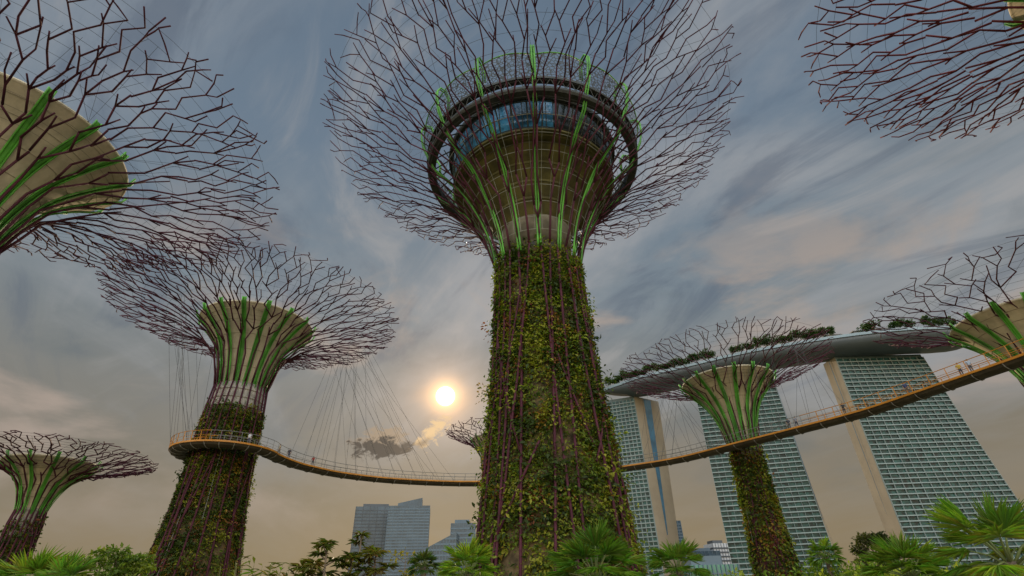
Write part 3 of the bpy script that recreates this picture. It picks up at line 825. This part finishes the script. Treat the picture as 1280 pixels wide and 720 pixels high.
def roof_deck():
    root = empty('roof_deck', (234, 453, ZT), 'boat shaped roof deck spanning all three hotel towers, with trees on top', 'roof deck')
    ctr = catmull([(94, 534, 0), (118, 522, 0), (160, 498, 0), (236, 453, 0), (322, 425, 0), (385, 421, 0), (428, 424, 0)], 6.0)
    n = len(ctr); o = root.location
    m = MB(); rim = MB(); k = 11; info = []
    for i, p in enumerate(ctr):
        t = i / (n - 1)
        d = (ctr[min(i + 1, n - 1)] - ctr[max(i - 1, 0)]).normalized(); s = Vector((d.y, -d.x, 0))
        wdt = 21 * min(1, (math.sin(PI * min(max(t, 0.0), 1)) * 2.2 + 0.02)) ** 0.6
        hgt = 11.0 * min(1, math.sin(PI * t) * 3 + 0.12)
        info.append((p, s, wdt, hgt))
        for e in range(k):
            q = PI * e / (k - 1)
            m.v.append(tuple(p + s * wdt * math.cos(q) + Vector((0, 0, 199 - hgt * math.sin(q) ** 0.75)) - o))
    for i in range(n - 1):
        for e in range(k - 1): m.f.append((i * k + e, i * k + e + 1, (i + 1) * k + e + 1, (i + 1) * k + e)); m.m.append(0)
        m.f.append((i * k + k - 1, i * k, (i + 1) * k, (i + 1) * k + k - 1)); m.m.append(0)
    m.build('hull', mat('hull_panel', (0.085, 0.10, 0.11), 0.5, 0.12, 0.04), root, True)
    for sg in (1, -1):
        r = MB()
        for p, s, wdt, hgt in info:
            for a, z in ((0.0, -1.2), (0.6, -1.2), (0.6, 1.3), (0.0, 1.3)): r.v.append(tuple(p + s * sg * (wdt + a) + Vector((0, 0, 199 + z)) - o))
        for i in range(n - 1):
            for e in range(4): r.f.append((i * 4 + e, i * 4 + (e + 1) % 4, (i + 1) * 4 + (e + 1) % 4, (i + 1) * 4 + e)); r.m.append(0)
        r.build('parapet', mat('parapet_panel', (0.21, 0.28, 0.31), 0.4, 0.1, 0.05), root)
    for t in (0.62, 0.68, 0.735):
        p = ctr[int(t * n)]; b = MB(); b.box((p.x - 7 - o.x, p.y - 5 - o.y, 12.3), (p.x + 7 - o.x, p.y + 5 - o.y, 19.0)); b.box((p.x - 8 - o.x, p.y - 6 - o.y, 19.0), (p.x + 8 - o.x, p.y + 6 - o.y, 19.8))
        b.build('pavilion', GREY, root)
    return info


DECK = roof_deck()

# ------------------------------------------------------------------ vegetation builders


def crown_leaves(rng, centers, radii, per, leaf, cols, name, parent, flat=0.8, wf=0.5):
    k = np.repeat(np.arange(len(centers)), per); n = len(k)
    d = rng.normal(size=(n, 3)); d /= np.linalg.norm(d, axis=1, keepdims=True)
    rad = rng.random(n) ** 0.45
    P = centers[k] + d * (radii[k] * rad)[:, None] * np.array([1, 1, flat])
    D = d + rng.normal(size=(n, 3)) * 0.6 + np.array([0, 0, -0.15])
    Nn = np.array([[0, 0, 1.0]]) + rng.normal(size=(n, 3)) * 0.5
    ci = rng.integers(0, len(cols), len(centers))
    C = np.array(cols)[ci[k]] * (0.7 + 0.6 * rng.random(n))[:, None]
    ln = leaf * (0.6 + 0.8 * rng.random(n))
    return leaf_mesh(name, P, D, Nn, ln, ln * wf, C, parent)


GREENS = [(0.10, 0.17, 0.02), (0.14, 0.22, 0.024), (0.19, 0.26, 0.028), (0.075, 0.13, 0.02)]
LIME = [(0.21, 0.27, 0.025), (0.27, 0.30, 0.03), (0.15, 0.21, 0.024)]
OLIVES = [(0.12, 0.115, 0.028), (0.16, 0.135, 0.03), (0.08, 0.09, 0.022)]


def limbs(rng, h, n, spread, r, z0=0.45, lean=(0, 0)):
    m = MB(); tips = []
    top = Vector((lean[0], lean[1], h * 0.8))
    m.tube([(0, 0, 0), Vector((lean[0] * .3 + rng.normal() * .05 * h * .1, lean[1] * .3, h * 0.3)), Vector((lean[0] * .7, lean[1] * .7, h * 0.58)), top], [r, r * 0.8, r * 0.55, r * 0.25], 7)
    for i in range(n):
        t = z0 + (0.97 - z0) * (i + rng.random()) / n; a = i * 2.4 + rng.random()
        st = Vector((lean[0] * t, lean[1] * t, h * 0.8 * t)); ln = spread * (0.6 + 0.5 * rng.random()) * (1.15 - 0.5 * t)
        e = st + Vector((math.cos(a) * ln, math.sin(a) * ln, ln * (0.35 + 0.35 * rng.random())))
        mid = (st + e) / 2 + Vector((0, 0, -0.06 * ln))
        m.tube([st, mid, e], [r * 0.38, r * 0.25, r * 0.1], 5)
        tips += [e, mid * 0.35 + e * 0.65]
        for q in range(2):
            b = a + rng.normal() * 0.8; e2 = mid + Vector((math.cos(b), math.sin(b), 0.5)) * ln * 0.45
            m.tube([mid, e2], [r * 0.2, r * 0.08], 4); tips.append(e2)
    tips.append(top)
    return m, tips


def broad_tree(name, label, cat, loc, h, spread, seed, cols, per=160, leaf=0.22, cr=0.34, n=9, r=0.12, group=None, flat=0.7, lean=(0, 0), z0=0.45, wf=0.5):
    rng = np.random.default_rng(seed)
    root = empty(name, loc, label, cat, group)
    m, tips = limbs(rng, h, n, spread, r, z0, lean); m.build('trunk', BARK, root, True)
    c = np.array([tuple(t) for t in tips]); rad = spread * cr * (0.6 + 0.7 * rng.random(len(c)))
    crown_leaves(rng, c, rad, per, leaf, cols, 'crown', root, flat, wf)
    return root


def fan_leaf(rng, P, D, Nn, L_, W_, C, base, direc, up, size, nseg, col, spread=2.5, fold=0.1):
    """segments of one fan frond appended to the lists"""
    d = direc.normalized(); s = d.cross(up).normalized(); u = s.cross(d)
    for i in range(nseg):
        a = (i / (nseg - 1) - 0.5) * spread
        q = d * math.cos(a) + s * math.sin(a)
        ln = size * (0.78 + 0.22 * math.cos(a * 0.9)) * (0.92 + 0.16 * rng.random())
        q = (q + u * (0.10 * rng.normal()) - Vector((0, 0, 0.16 * rng.random()))).normalized()
        P.append(tuple(base)); D.append(tuple(q)); Nn.append(tuple(u + s * (0.5 if i % 2 else -0.5)))
        L_.append(ln); W_.append(ln * spread / nseg * 0.75)
        C.append(tuple(x * (0.75 + 0.5 * rng.random()) for x in col))


def fan_palm(label, loc, stem, size, nf, seed, cols, group='fan palms', nseg=38, rise=0.25, parts=True):
    rng = np.random.default_rng(seed)
    root = empty('fan_palm', loc, label, 'palm', group)
    m = MB(); m.tube([(0, 0, 0), (0.03, 0.02, stem * 0.5), (0, 0, stem)], [0.17, 0.14, 0.12], 8); m.build('trunk', BARK, root, True)
    for i in range(nf):
        t = i / max(nf - 1, 1); a = i * 2.39996 + rng.normal() * 0.15
        el = lerp(R(82), R(-18), t ** 0.8) + rng.normal() * 0.08
        d = Vector((math.cos(a) * math.cos(el), math.sin(a) * math.cos(el), math.sin(el)))
        pl_ = size * (0.8 + 0.35 * rng.random())
        hub = Vector((0, 0, stem)) + d * pl_ + Vector((0, 0, -0.05 * pl_))
        P, D, Nn, Ll, Ww, C = [], [], [], [], [], []
        col = cols[int(rng.integers(len(cols)))]
        dd = (d + Vector((0, 0, -0.25))).normalized()
        upv = Vector((-math.cos(a) * math.sin(el), -math.sin(a) * math.sin(el), math.cos(el)))
        fan_leaf(rng, P, D, Nn, Ll, Ww, C, hub, dd, upv, size, nseg, col, spread=2.9)
        o = leaf_mesh('frond', np.array(P), np.array(D), np.array(Nn), np.array(Ll), np.array(Ww), np.array(C), root, fold=0.25)
        s = MB(); s.tube([(0, 0, stem - 0.1), tuple(Vector((0, 0, stem)) + d * pl_ * 0.5), tuple(hub)], [0.03, 0.02, 0.012], 5)
        s.build('petiole', mat('petiole', (0.14, 0.17, 0.05), 0.6), o, True)
    return root


def rosette_tree(label, loc, h, tiers, seed, cols, group='rosette topped trees', arm=0.62, leafl=0.52):
    """thin trunk, few branches, each tipped with a flat star of long drooping leaves"""
    rng = np.random.default_rng(seed)
    root = empty('rosette_tree', loc, label, 'tree', group)
    m = MB(); m.tube([(0, 0, 0), (0.05, 0, h * 0.5), (0, 0, h)], [0.07, 0.055, 0.03], 6)
    tips = [Vector((0, 0, h))]
    for i in range(tiers):
        t = 0.62 + 0.33 * i / max(tiers, 1); a = i * 2.1 + rng.random(); z = h * t
        e = Vector((math.cos(a) * arm * (1.3 - t) * 1.9, math.sin(a) * arm * (1.3 - t) * 1.9, z + arm * 0.45))
        m.tube([(0, 0, z), tuple(e * 0.5 + Vector((0, 0, z * 0.5))), tuple(e)], [0.035, 0.028, 0.018], 5); tips.append(e)
    m.build('trunk', BARK, root, True)
    P, D, Nn, Ll, Ww, C = [], [], [], [], [], []
    for p in tips:
        nl = 15; col = cols[int(rng.integers(len(cols)))]
        for k in range(nl * 2):
            a = 2 * PI * k / nl + rng.normal() * 0.12; e = (0.25 if k < nl else -0.15) + rng.normal() * 0.15
            P.append(tuple(p)); D.append((math.cos(a), math.sin(a), e)); Nn.append((0, 0, 1)); l = leafl * (0.7 + 0.5 * rng.random())
            Ll.append(l); Ww.append(l * 0.26); C.append(tuple(x * (0.7 + 0.6 * rng.random()) for x in col))
    leaf_mesh('crown', np.array(P), np.array(D), np.array(Nn), np.array(Ll), np.array(Ww), np.array(C), root)
    return root


def reed_clump(label, loc, h, n, seed, cols, group='tall grassy plants'):
    rng = np.random.default_rng(seed)
    root = empty('reed_clump', loc, label, 'plant', group)
    P, D, Nn, Ll, Ww, C = [], [], [], [], [], []
    m = MB()
    for i in range(n):
        a = rng.random() * 2 * PI; r = 0.7 * rng.random(); hh = h * (0.55 + 0.45 * rng.random()); ln = Vector((math.cos(a), math.sin(a), 0)) * (0.25 + 0.3 * rng.random())
        b = Vector((math.cos(a) * r, math.sin(a) * r, 0)); t = b + ln + Vector((0, 0, hh))
        m.tube([b, (b + t) / 2 + ln * -0.15, t], [0.02, 0.016, 0.007], 4)
        for k in range(12):
            q = 0.4 + 0.6 * k / 11; p = lerp(b, t, q); c = rng.random() * 2 * PI
            P.append(tuple(p)); D.append((math.cos(c), math.sin(c), 0.7 - 0.5 * rng.random())); Nn.append((0, 0, 1)); l = 0.30 + 0.3 * rng.random(); Ll.append(l); Ww.append(l * 0.2)
            C.append(tuple(x * (0.7 + 0.6 * rng.random()) for x in cols[int(rng.integers(len(cols)))]))
    m.build('stem', mat('reed_stem', (0.16, 0.15, 0.05), 0.7), root, True)
    leaf_mesh('foliage', np.array(P), np.array(D), np.array(Nn), np.array(Ll), np.array(Ww), np.array(C), root)
    return root


def shrub(label, loc, h, w_, seed, cols, group='garden shrubs', leaf=0.2, n=12, per=130):
    rng = np.random.default_rng(seed)
    root = empty('shrub', loc, label, 'shrub', group)
    m = MB(); c = []
    for i in range(n):
        a = rng.random() * 2 * PI; r = w_ * 0.5 * rng.random() ** 0.5; z = h * (0.35 + 0.5 * rng.random()) * (1 - 0.3 * r / w_)
        c.append((math.cos(a) * r, math.sin(a) * r, z)); m.tube([(0, 0, 0), (c[-1][0] * 0.6, c[-1][1] * 0.6, z * 0.6), c[-1]], [0.05, 0.03, 0.012], 4)
    m.build('stem', BARK, root)
    crown_leaves(rng, np.array(c), np.full(n, w_ * 0.26) * (0.7 + 0.5 * rng.random(n)), per, leaf, cols, 'foliage', root, 0.85)
    return root


# trees on the roof deck
def roof_trees():
    rng = np.random.default_rng(99)
    proto = []
    for j in range(3):
        c = np.array([(rng.normal() * 1.4, rng.normal() * 1.4, 3.6 + 1.6 * rng.random()) for _ in range(9)])
        o = crown_leaves(rng, c, np.full(9, 1.5), 46, 1.1, [(0.04, 0.075, 0.02), (0.055, 0.09, 0.02)], 'roof_tree', None, 0.8)
        proto.append(o)
    n = len(DECK); first = [True] * 3
    for t in list(np.linspace(0.05, 0.36, 19)) + list(np.linspace(0.40, 0.62, 14)) + list(np.linspace(0.70, 0.88, 9)):
        p, s, wdt, hgt = DECK[int(t * (n - 1))]
        j = int(rng.integers(3)); k = rng.random() * 0.5 + 0.75
        if first[j]: o = proto[j]; first[j] = False
        else: o = proto[j].copy(); COL.objects.link(o)
        o.location = p + s * wdt * (0.8 + 0.12 * rng.random()) + Vector((0, 0, 199.0)); o.rotation_euler.z = rng.random() * 6
        o.scale = (1.5, 1.5, k * 1.75)
        tag(o, 'small leafy tree in the row along the roof deck edge', 'tree', 'trees along the roof deck')


roof_trees()

# ------------------------------------------------------------------ distant office blocks


def office(label, loc, w_, d_, h, rz, floors, kind, glassm, bandm, cut=None, crown=None, bays=10):
    root = empty('office_building', loc, label, 'office building', None, rz)
    m = MB(); zz = h
    lo = h - (cut or 0)
    m.hexa([(-w_ / 2, -d_ / 2, 0), (w_ / 2, -d_ / 2, 0), (w_ / 2, d_ / 2, 0), (-w_ / 2, d_ / 2, 0), (-w_ / 2, -d_ / 2, lo), (w_ / 2, -d_ / 2, h), (w_ / 2, d_ / 2, h), (-w_ / 2, d_ / 2, lo)])
    m.build('wall', glassm, root)
    fh = h / floors
    for k in range(1, floors):
        z = k * fh
        if cut and z > lo: 
            x0 = -w_ / 2 + w_ * (z - lo) / cut
        else: x0 = -w_ / 2
        if w_ / 2 - x0 < 1: continue
        b = MB(); b.box((x0 - 0.1, -d_ / 2 - 0.35, z - fh * kind), (w_ / 2 + 0.35, -d_ / 2 - 0.02, z)); b.box((w_ / 2 + 0.02, -d_ / 2 - 0.02, z - fh * kind), (w_ / 2 + 0.35, d_ / 2, z))
        if not cut: b.box((-w_ / 2 - 0.35, -d_ / 2 - 0.35, z - fh * kind), (-w_ / 2 - 0.02, d_ / 2, z))
        b.build('spandrel', bandm, root)
    for i in range(bays + 1):
        x = -w_ / 2 + w_ * i / bays; top = lo + (h - lo) * i / bays
        b = MB(); b.box((x - 0.2, -d_ / 2 - 0.5, 0), (x + 0.2, -d_ / 2 - 0.03, top)); b.build('mullion', bandm, root)
    if crown:
        b = MB(); b.hexa([(-w_ * .3, -d_ * .3, h), (w_ * .3, -d_ * .3, h), (w_ * .3, d_ * .3, h), (-w_ * .3, d_ * .3, h), (-w_ * .3, -d_ * .3, h + crown * .4), (w_ * .3, -d_ * .3, h + crown), (w_ * .3, d_ * .3, h + crown), (-w_ * .3, d_ * .3, h + crown * .4)])
        b.build('roof_crown', glassm, root)
    elif not cut:
        b = MB(); b.box((-w_ * .35, -d_ * .3, h), (w_ * .25, d_ * .3, h + 4)); b.build('plant_room', bandm, root)
    return root


OFFBAND = mat('office_band', (0.10, 0.14, 0.17), 0.5, 0.1, 0.05)
OFFDARK = mat('office_dark', (0.055, 0.068, 0.08), 0.4, 0.15, 0.05)
PALEB = mat('pale_block', (0.5, 0.5, 0.5), 0.7, 0.1, 0.05)
P = at(466, 700, 640); office('dark slab office tower, left of the pair behind the skyway', (P.x, P.y, 0), 46, 40, at(466, 637, 640).z, 0.22, 30, 0.30, OFFGLASS, OFFDARK, bays=6)
P = at(508, 700, 600); office('blue grey office tower with a raised corner crown, right of the pair', (P.x, P.y, 0), 42, 40, at(508, 636, 600).z, 0.15, 34, 0.4, OFFGLASS, OFFBAND, crown=9, bays=8)
P = at(552, 700, 560); office('low glass block with a slanted roof beside the central trunk', (P.x, P.y, 0), 30, 30, at(560, 668, 560).z, 0.0, 14, 0.35, OFFGLASS, OFFBAND, cut=14, bays=10)
P = at(578, 700, 610); office('slim glass block behind the slanted roof, touching the central trunk', (P.x, P.y, 0), 26, 26, at(578, 656, 610).z, 0.1, 18, 0.35, OFFGLASS, OFFBAND, bays=6)
P = at(847, 700, 760); office('narrow blue tower just right of the left hotel tower', (P.x, P.y, 0), 16, 24, at(847, 652, 760).z, 0.1, 26, 0.3, OFFGLASS, OFFBAND, bays=4)
P = at(878, 700, 800); office('low blue block between left and middle hotel towers', (P.x, P.y, 0), 40, 30, at(878, 690, 800).z, 0.0, 10, 0.4, OFFGLASS, OFFBAND, bays=8)
P = at(899, 700, 820); office('pale grey block next to the middle hotel tower', (P.x, P.y, 0), 24, 24, at(899, 680, 820).z, 0.2, 14, 0.4, PALEB, OFFDARK, bays=6)
P = at(885, 716, 300); office('green glazed hall low between left and middle hotel towers', (P.x, P.y, 0), 26, 12, at(885, 707, 300).z, 0.1, 5, 0.12, glass('green_glass', (0.05, 0.20, 0.15)), OFFBAND, bays=12)

# ------------------------------------------------------------------ garden planting in front


def place(u, v_top, dist):
    p = at(u, v_top, dist); return (p.x, p.y, 0), p.z


l, h = place(1262, 702, 13.5); fan_palm('largest fan palm, bright fronds at the lower right corner', l, h, 0.66, 18, 1, [(0.24, 0.34, 0.03), (0.30, 0.38, 0.035), (0.17, 0.28, 0.03)], nseg=54)
l, h = place(745, 724, 15.0); fan_palm('broad fan palm in front of the central trunk', l, h, 0.72, 30, 2, [(0.14, 0.24, 0.026), (0.18, 0.28, 0.03), (0.10, 0.19, 0.022)], nseg=40)
l, h = place(848, 714, 17.0); fan_palm('smaller fan palm right of the central trunk, under the left hotel tower', l, h, 0.48, 24, 3, [(0.14, 0.24, 0.026), (0.18, 0.28, 0.028)], nseg=38)
l, h = place(585, 718, 17.0); fan_palm('light green fan palm at the left foot of the central trunk', l, h, 0.52, 26, 4, [(0.20, 0.30, 0.026), (0.24, 0.34, 0.028)], nseg=38)
l, h = place(28, 744, 22.0); fan_palm('fan palm in the lower left corner under the distant supertree', l, h, 0.72, 26, 5, [(0.16, 0.26, 0.028), (0.20, 0.30, 0.03)], nseg=38)
l, h = place(1140, 722, 22.0); fan_palm('dark fan palm left of the largest one, before the right hotel tower', l, h, 0.72, 28, 6, [(0.13, 0.22, 0.024), (0.19, 0.28, 0.028)], nseg=38)
l, h = place(72, 742, 20.0); fan_palm('spiky fan palm second from the left corner', l, h, 0.55, 22, 7, [(0.11, 0.20, 0.024), (0.14, 0.23, 0.026)], nseg=20)
l, h = place(1030, 690, 45.0); fan_palm('slender palm with a small round head, right of the slim supertree', l, h - 0.3, 0.7, 24, 8, GREENS[:2], nseg=16)
l, h = place(530, 702, 26.0); fan_palm('small round headed palm before the slanted glass block', l, h - 0.2, 0.42, 26, 9, [(0.05, 0.09, 0.02), (0.07, 0.10, 0.02)], nseg=16)

l, h = place(410, 678, 26.0); rosette_tree('rosette tree left of the dark office slab, tallest of its clump', l, h, 6, 1, OLIVES)
l, h = place(440, 695, 27.0); rosette_tree('low rosette tree in front of the dark office slab', l, h, 6, 2, OLIVES)
l, h = place(452, 668, 28.0); rosette_tree('thin rosette tree with one small high tuft before the office slab', l, h, 5, 3, OLIVES, arm=0.6, leafl=0.5)
l, h = place(470, 690, 27.0); rosette_tree('rosette tree at the joint of the two office towers', l, h, 6, 4, OLIVES, leafl=0.6)
l, h = place(392, 704, 27.0); rosette_tree('lowest rosette tree, leftmost of its clump', l, h, 5, 6, OLIVES, leafl=0.6)
l, h = place(508, 684, 30.0); broad_tree('sapling', 'bare thin sapling with few yellow leaves before the blue office tower', 'tree', l, h * 1.2, 0.7, 5, [(0.22, 0.18, 0.03)], per=6, leaf=0.22, n=6, r=0.04)
for i, (u, v, d, lab) in enumerate([(325, 698, 24, 'tall grassy clump right of the ring supertree'), (345, 700, 26, 'grassy clump with arching stems right of the ring supertree'),
                                    (305, 706, 24, 'short grassy clump at the foot of the ring supertree'), (368, 706, 27, 'grassy clump left of the rosette trees')]):
    l, h = place(u, v, d); reed_clump(lab, l, h, 22, 20 + i, OLIVES + [LIME[0]])
l, h = place(152, 690, 38.0); broad_tree('flat_topped_tree', 'flat layered tree at the left foot of the ring supertree', 'tree', l, h * 1.12, 2.1, 12, [(0.10, 0.15, 0.02), (0.15, 0.18, 0.022)], per=60, leaf=0.26, cr=0.34, n=9, r=0.1, flat=0.18, z0=0.66)
l, h = place(1090, 657, 70.0); broad_tree('open_crowned_tree', 'lone open crowned tree standing against the sky left of the right hotel tower', 'tree', l, h * 1.08, 2.3, 13, [(0.045, 0.06, 0.018), (0.07, 0.075, 0.02)], per=70, leaf=0.34, cr=0.34, n=11, r=0.16, flat=0.6, z0=0.35, lean=(-0.9, 0.2))
sh = [(104, 709, 30, 2.2, LIME, 'lime shrub between the corner palms and flat layered tree'), (128, 714, 30, 2.0, GREENS, 'green shrub under the flat layered tree'),
      (918, 709, 40, 2.6, LIME, 'lime shrub at the left foot of the slim supertree'), (1000, 706, 45, 4.4, GREENS, 'round dark shrub right of the slim supertree'),
      (1018, 698, 48, 4.2, GREENS, 'green shrub below the slender round headed palm'), (1050, 704, 46, 4.6, LIME, 'lime shrub left of the lone open crowned tree'),
      (1078, 703, 40, 4.0, LIME, 'lime shrub below the lone open crowned tree'), (1108, 690, 38, 4.2, GREENS, 'tall green shrub below the right hotel tower edge'),
      (1172, 692, 30, 3.4, LIME, 'lime shrub under the right hotel tower balconies'), (1195, 702, 24, 2.6, GREENS, 'green shrub at the left of the largest palm'),
      (640, 708, 20, 2.2, GREENS, 'green shrub at the foot of the central trunk'), (815, 712, 20, 2.0, LIME, 'lime shrub between the two palms right of the central trunk'),
      (500, 714, 30, 2.4, OLIVES, 'olive shrub before the blue office tower'), (425, 713, 28, 2.4, OLIVES, 'olive shrub under the rosette trees'),
      (360, 716, 26, 2.2, OLIVES, 'olive shrub among the grassy clumps'), (1275, 700, 22, 3.0, GREENS, 'green shrub behind the largest palm'), (880, 716, 24, 2.0, GREENS, 'low green shrub before the green glazed hall')]
for i, (u, v, d, w_, c, lab) in enumerate(sh):
    l, h = place(u, v, d); shrub(lab, l, h, w_, 40 + i, c, leaf=0.16 + d * 0.0025)

# ------------------------------------------------------------------ people on the walkway


def person_mesh(pose):
    J = {'pelvis': (0, 0, 0.95), 'waist': (0, 0, 1.10), 'chest': (0, 0, 1.32), 'neck': (0, 0.0, 1.47), 'chin': (0, 0.02, 1.55), 'head': (0, 0.01, 1.64), 'crown': (0, 0, 1.72)}
    rd = {'pelvis': .15, 'waist': .13, 'chest': .16, 'neck': .055, 'chin': .075, 'head': .095, 'crown': .06}
    E_ = [('pelvis', 'waist'), ('waist', 'chest'), ('chest', 'neck'), ('neck', 'chin'), ('chin', 'head'), ('head', 'crown')]
    for s, k in ((-1, 'l'), (1, 'r')):
        st = pose['stride'] * s; ar = pose['arm'] * (1 if s > 0 or pose['both'] else 0)
        J['hip' + k] = (s * .09, 0, 0.90); J['knee' + k] = (s * .10, st * .5 + 0.03, 0.49); J['ankle' + k] = (s * .10, st - 0.02, 0.08); J['toe' + k] = (s * .11, st + 0.16, 0.035)
        J['sh' + k] = (s * .19, 0, 1.40); J['elb' + k] = (s * .24, -0.03 + ar * .18, 1.12 + ar * .04); J['wr' + k] = (s * (.24 - .06 * ar), 0.05 + ar * .36, 0.88 + ar * .28); J['hand' + k] = (s * (.24 - .07 * ar), 0.07 + ar * .44, 0.80 + ar * .37)
        for n_, r_ in (('hip', .095), ('knee', .062), ('ankle', .045), ('toe', .038), ('sh', .065), ('elb', .045), ('wr', .032), ('hand', .035)): rd[n_ + k] = r_
        E_ += [('pelvis', 'hip' + k), ('hip' + k, 'knee' + k), ('knee' + k, 'ankle' + k), ('ankle' + k, 'toe' + k), ('chest', 'sh' + k), ('sh' + k, 'elb' + k), ('elb' + k, 'wr' + k), ('wr' + k, 'hand' + k)]
    nm = list(J); ix = {k: i for i, k in enumerate(nm)}
    me = bpy.data.meshes.new('person'); me.from_pydata([J[k] for k in nm], [(ix[a], ix[b]) for a, b in E_], [])
    o = bpy.data.objects.new('tmp', me); COL.objects.link(o)
    md = o.modifiers.new('skin', 'SKIN'); o.modifiers.new('sub', 'SUBSURF').levels = 1
    for k in nm:
        sv = me.skin_vertices[0].data[ix[k]]; sv.radius = (rd[k], rd[k]); sv.use_root = (k == 'pelvis')
    dg = bpy.context.evaluated_depsgraph_get(); out = bpy.data.meshes.new_from_object(o.evaluated_get(dg))
    bpy.data.objects.remove(o); return out


SKIN = mat('skin', (0.42, 0.26, 0.18), 0.6, 0.05)
HAIR = mat('hair', (0.02, 0.015, 0.012), 0.6, 0.1)
SHOE = mat('shoe', (0.04, 0.04, 0.04), 0.6, 0.1)
POSES = [dict(stride=0.0, arm=0.0, both=False), dict(stride=0.22, arm=0.15, both=False), dict(stride=0.05, arm=0.9, both=True)]
BODIES = [person_mesh(p) for p in POSES]


def person(label, uv, side, pose, shirt, pants, face):
    # nearest walkway station to the bearing of the photograph
    d = ray(*uv); best = max(range(10, len(WP)), key=lambda i: (WP[i].xy.normalized().dot(Vector((d.x, d.y)).normalized())) - (0 if True else 0))
    p = WP[best] + WS[best] * side
    me = BODIES[pose].copy(); me.materials.clear()
    for q in (mat('shirt_' + label[:18], shirt, 0.8, 0.1), mat('trousers_' + label[:18], pants, 0.8, 0.1), SKIN, HAIR, SHOE): me.materials.append(q)
    for f in me.polygons:
        c = f.center
        if c.z > 1.62 or (c.z > 1.56 and c.y < -0.02): f.material_index = 3
        elif c.z > 1.45: f.material_index = 2
        elif c.z > 0.98 and abs(c.x) < 0.2: f.material_index = 0
        elif abs(c.x) > 0.185 and c.z > 0.7: f.material_index = 0 if c.z > 1.2 else 2
        elif c.z > 0.10: f.material_index = 1
        else: f.material_index = 4
        f.use_smooth = True
    o = bpy.data.objects.new('person', me); COL.objects.link(o)
    o.location = p; o.rotation_euler.z = face
    tag(o, label, 'person', 'people on the skyway')


person('person in tan shirt walking just past the ring of the left supertree', (343, 575), 0.6, 1, (0.42, 0.33, 0.18), (0.12, 0.11, 0.10), 2.4)
person('person in dark top at the railing right of the walker in tan', (357, 578), 0.7, 0, (0.06, 0.05, 0.06), (0.05, 0.06, 0.10), PI)
person('person in red shirt alone at the railing of the left span', (387, 582), 0.7, 2, (0.35, 0.05, 0.04), (0.08, 0.08, 0.09), PI)
person('person in white shirt on the right side of the ring', (309, 560), 0.6, 0, (0.6, 0.6, 0.6), (0.08, 0.08, 0.12), PI)
person('person in dark shirt standing left of a pair on the right span', (992, 540), 0.4, 0, (0.05, 0.05, 0.06), (0.10, 0.09, 0.08), 2.9)
person('person in grey shirt standing right of a pair on the right span', (1002, 537), 0.4, 1, (0.25, 0.25, 0.27), (0.05, 0.05, 0.07), 2.2)
person('person in black at the railing beside the beige edge of the right hotel tower', (1057, 523), 0.6, 2, (0.03, 0.03, 0.03), (0.04, 0.04, 0.05), 2.8)
person('person in navy in front of the right hotel tower balconies', (1143, 496), 0.5, 0, (0.04, 0.05, 0.12), (0.12, 0.10, 0.08), 2.6)
person('person in yellow top close to the right edge supertree', (1206, 474), 0.5, 1, (0.5, 0.33, 0.05), (0.06, 0.06, 0.08), 2.5)
person('person in pale blue top, rightmost on the skyway', (1221, 469), 0.5, 0, (0.35, 0.42, 0.5), (0.07, 0.07, 0.08), 2.9)
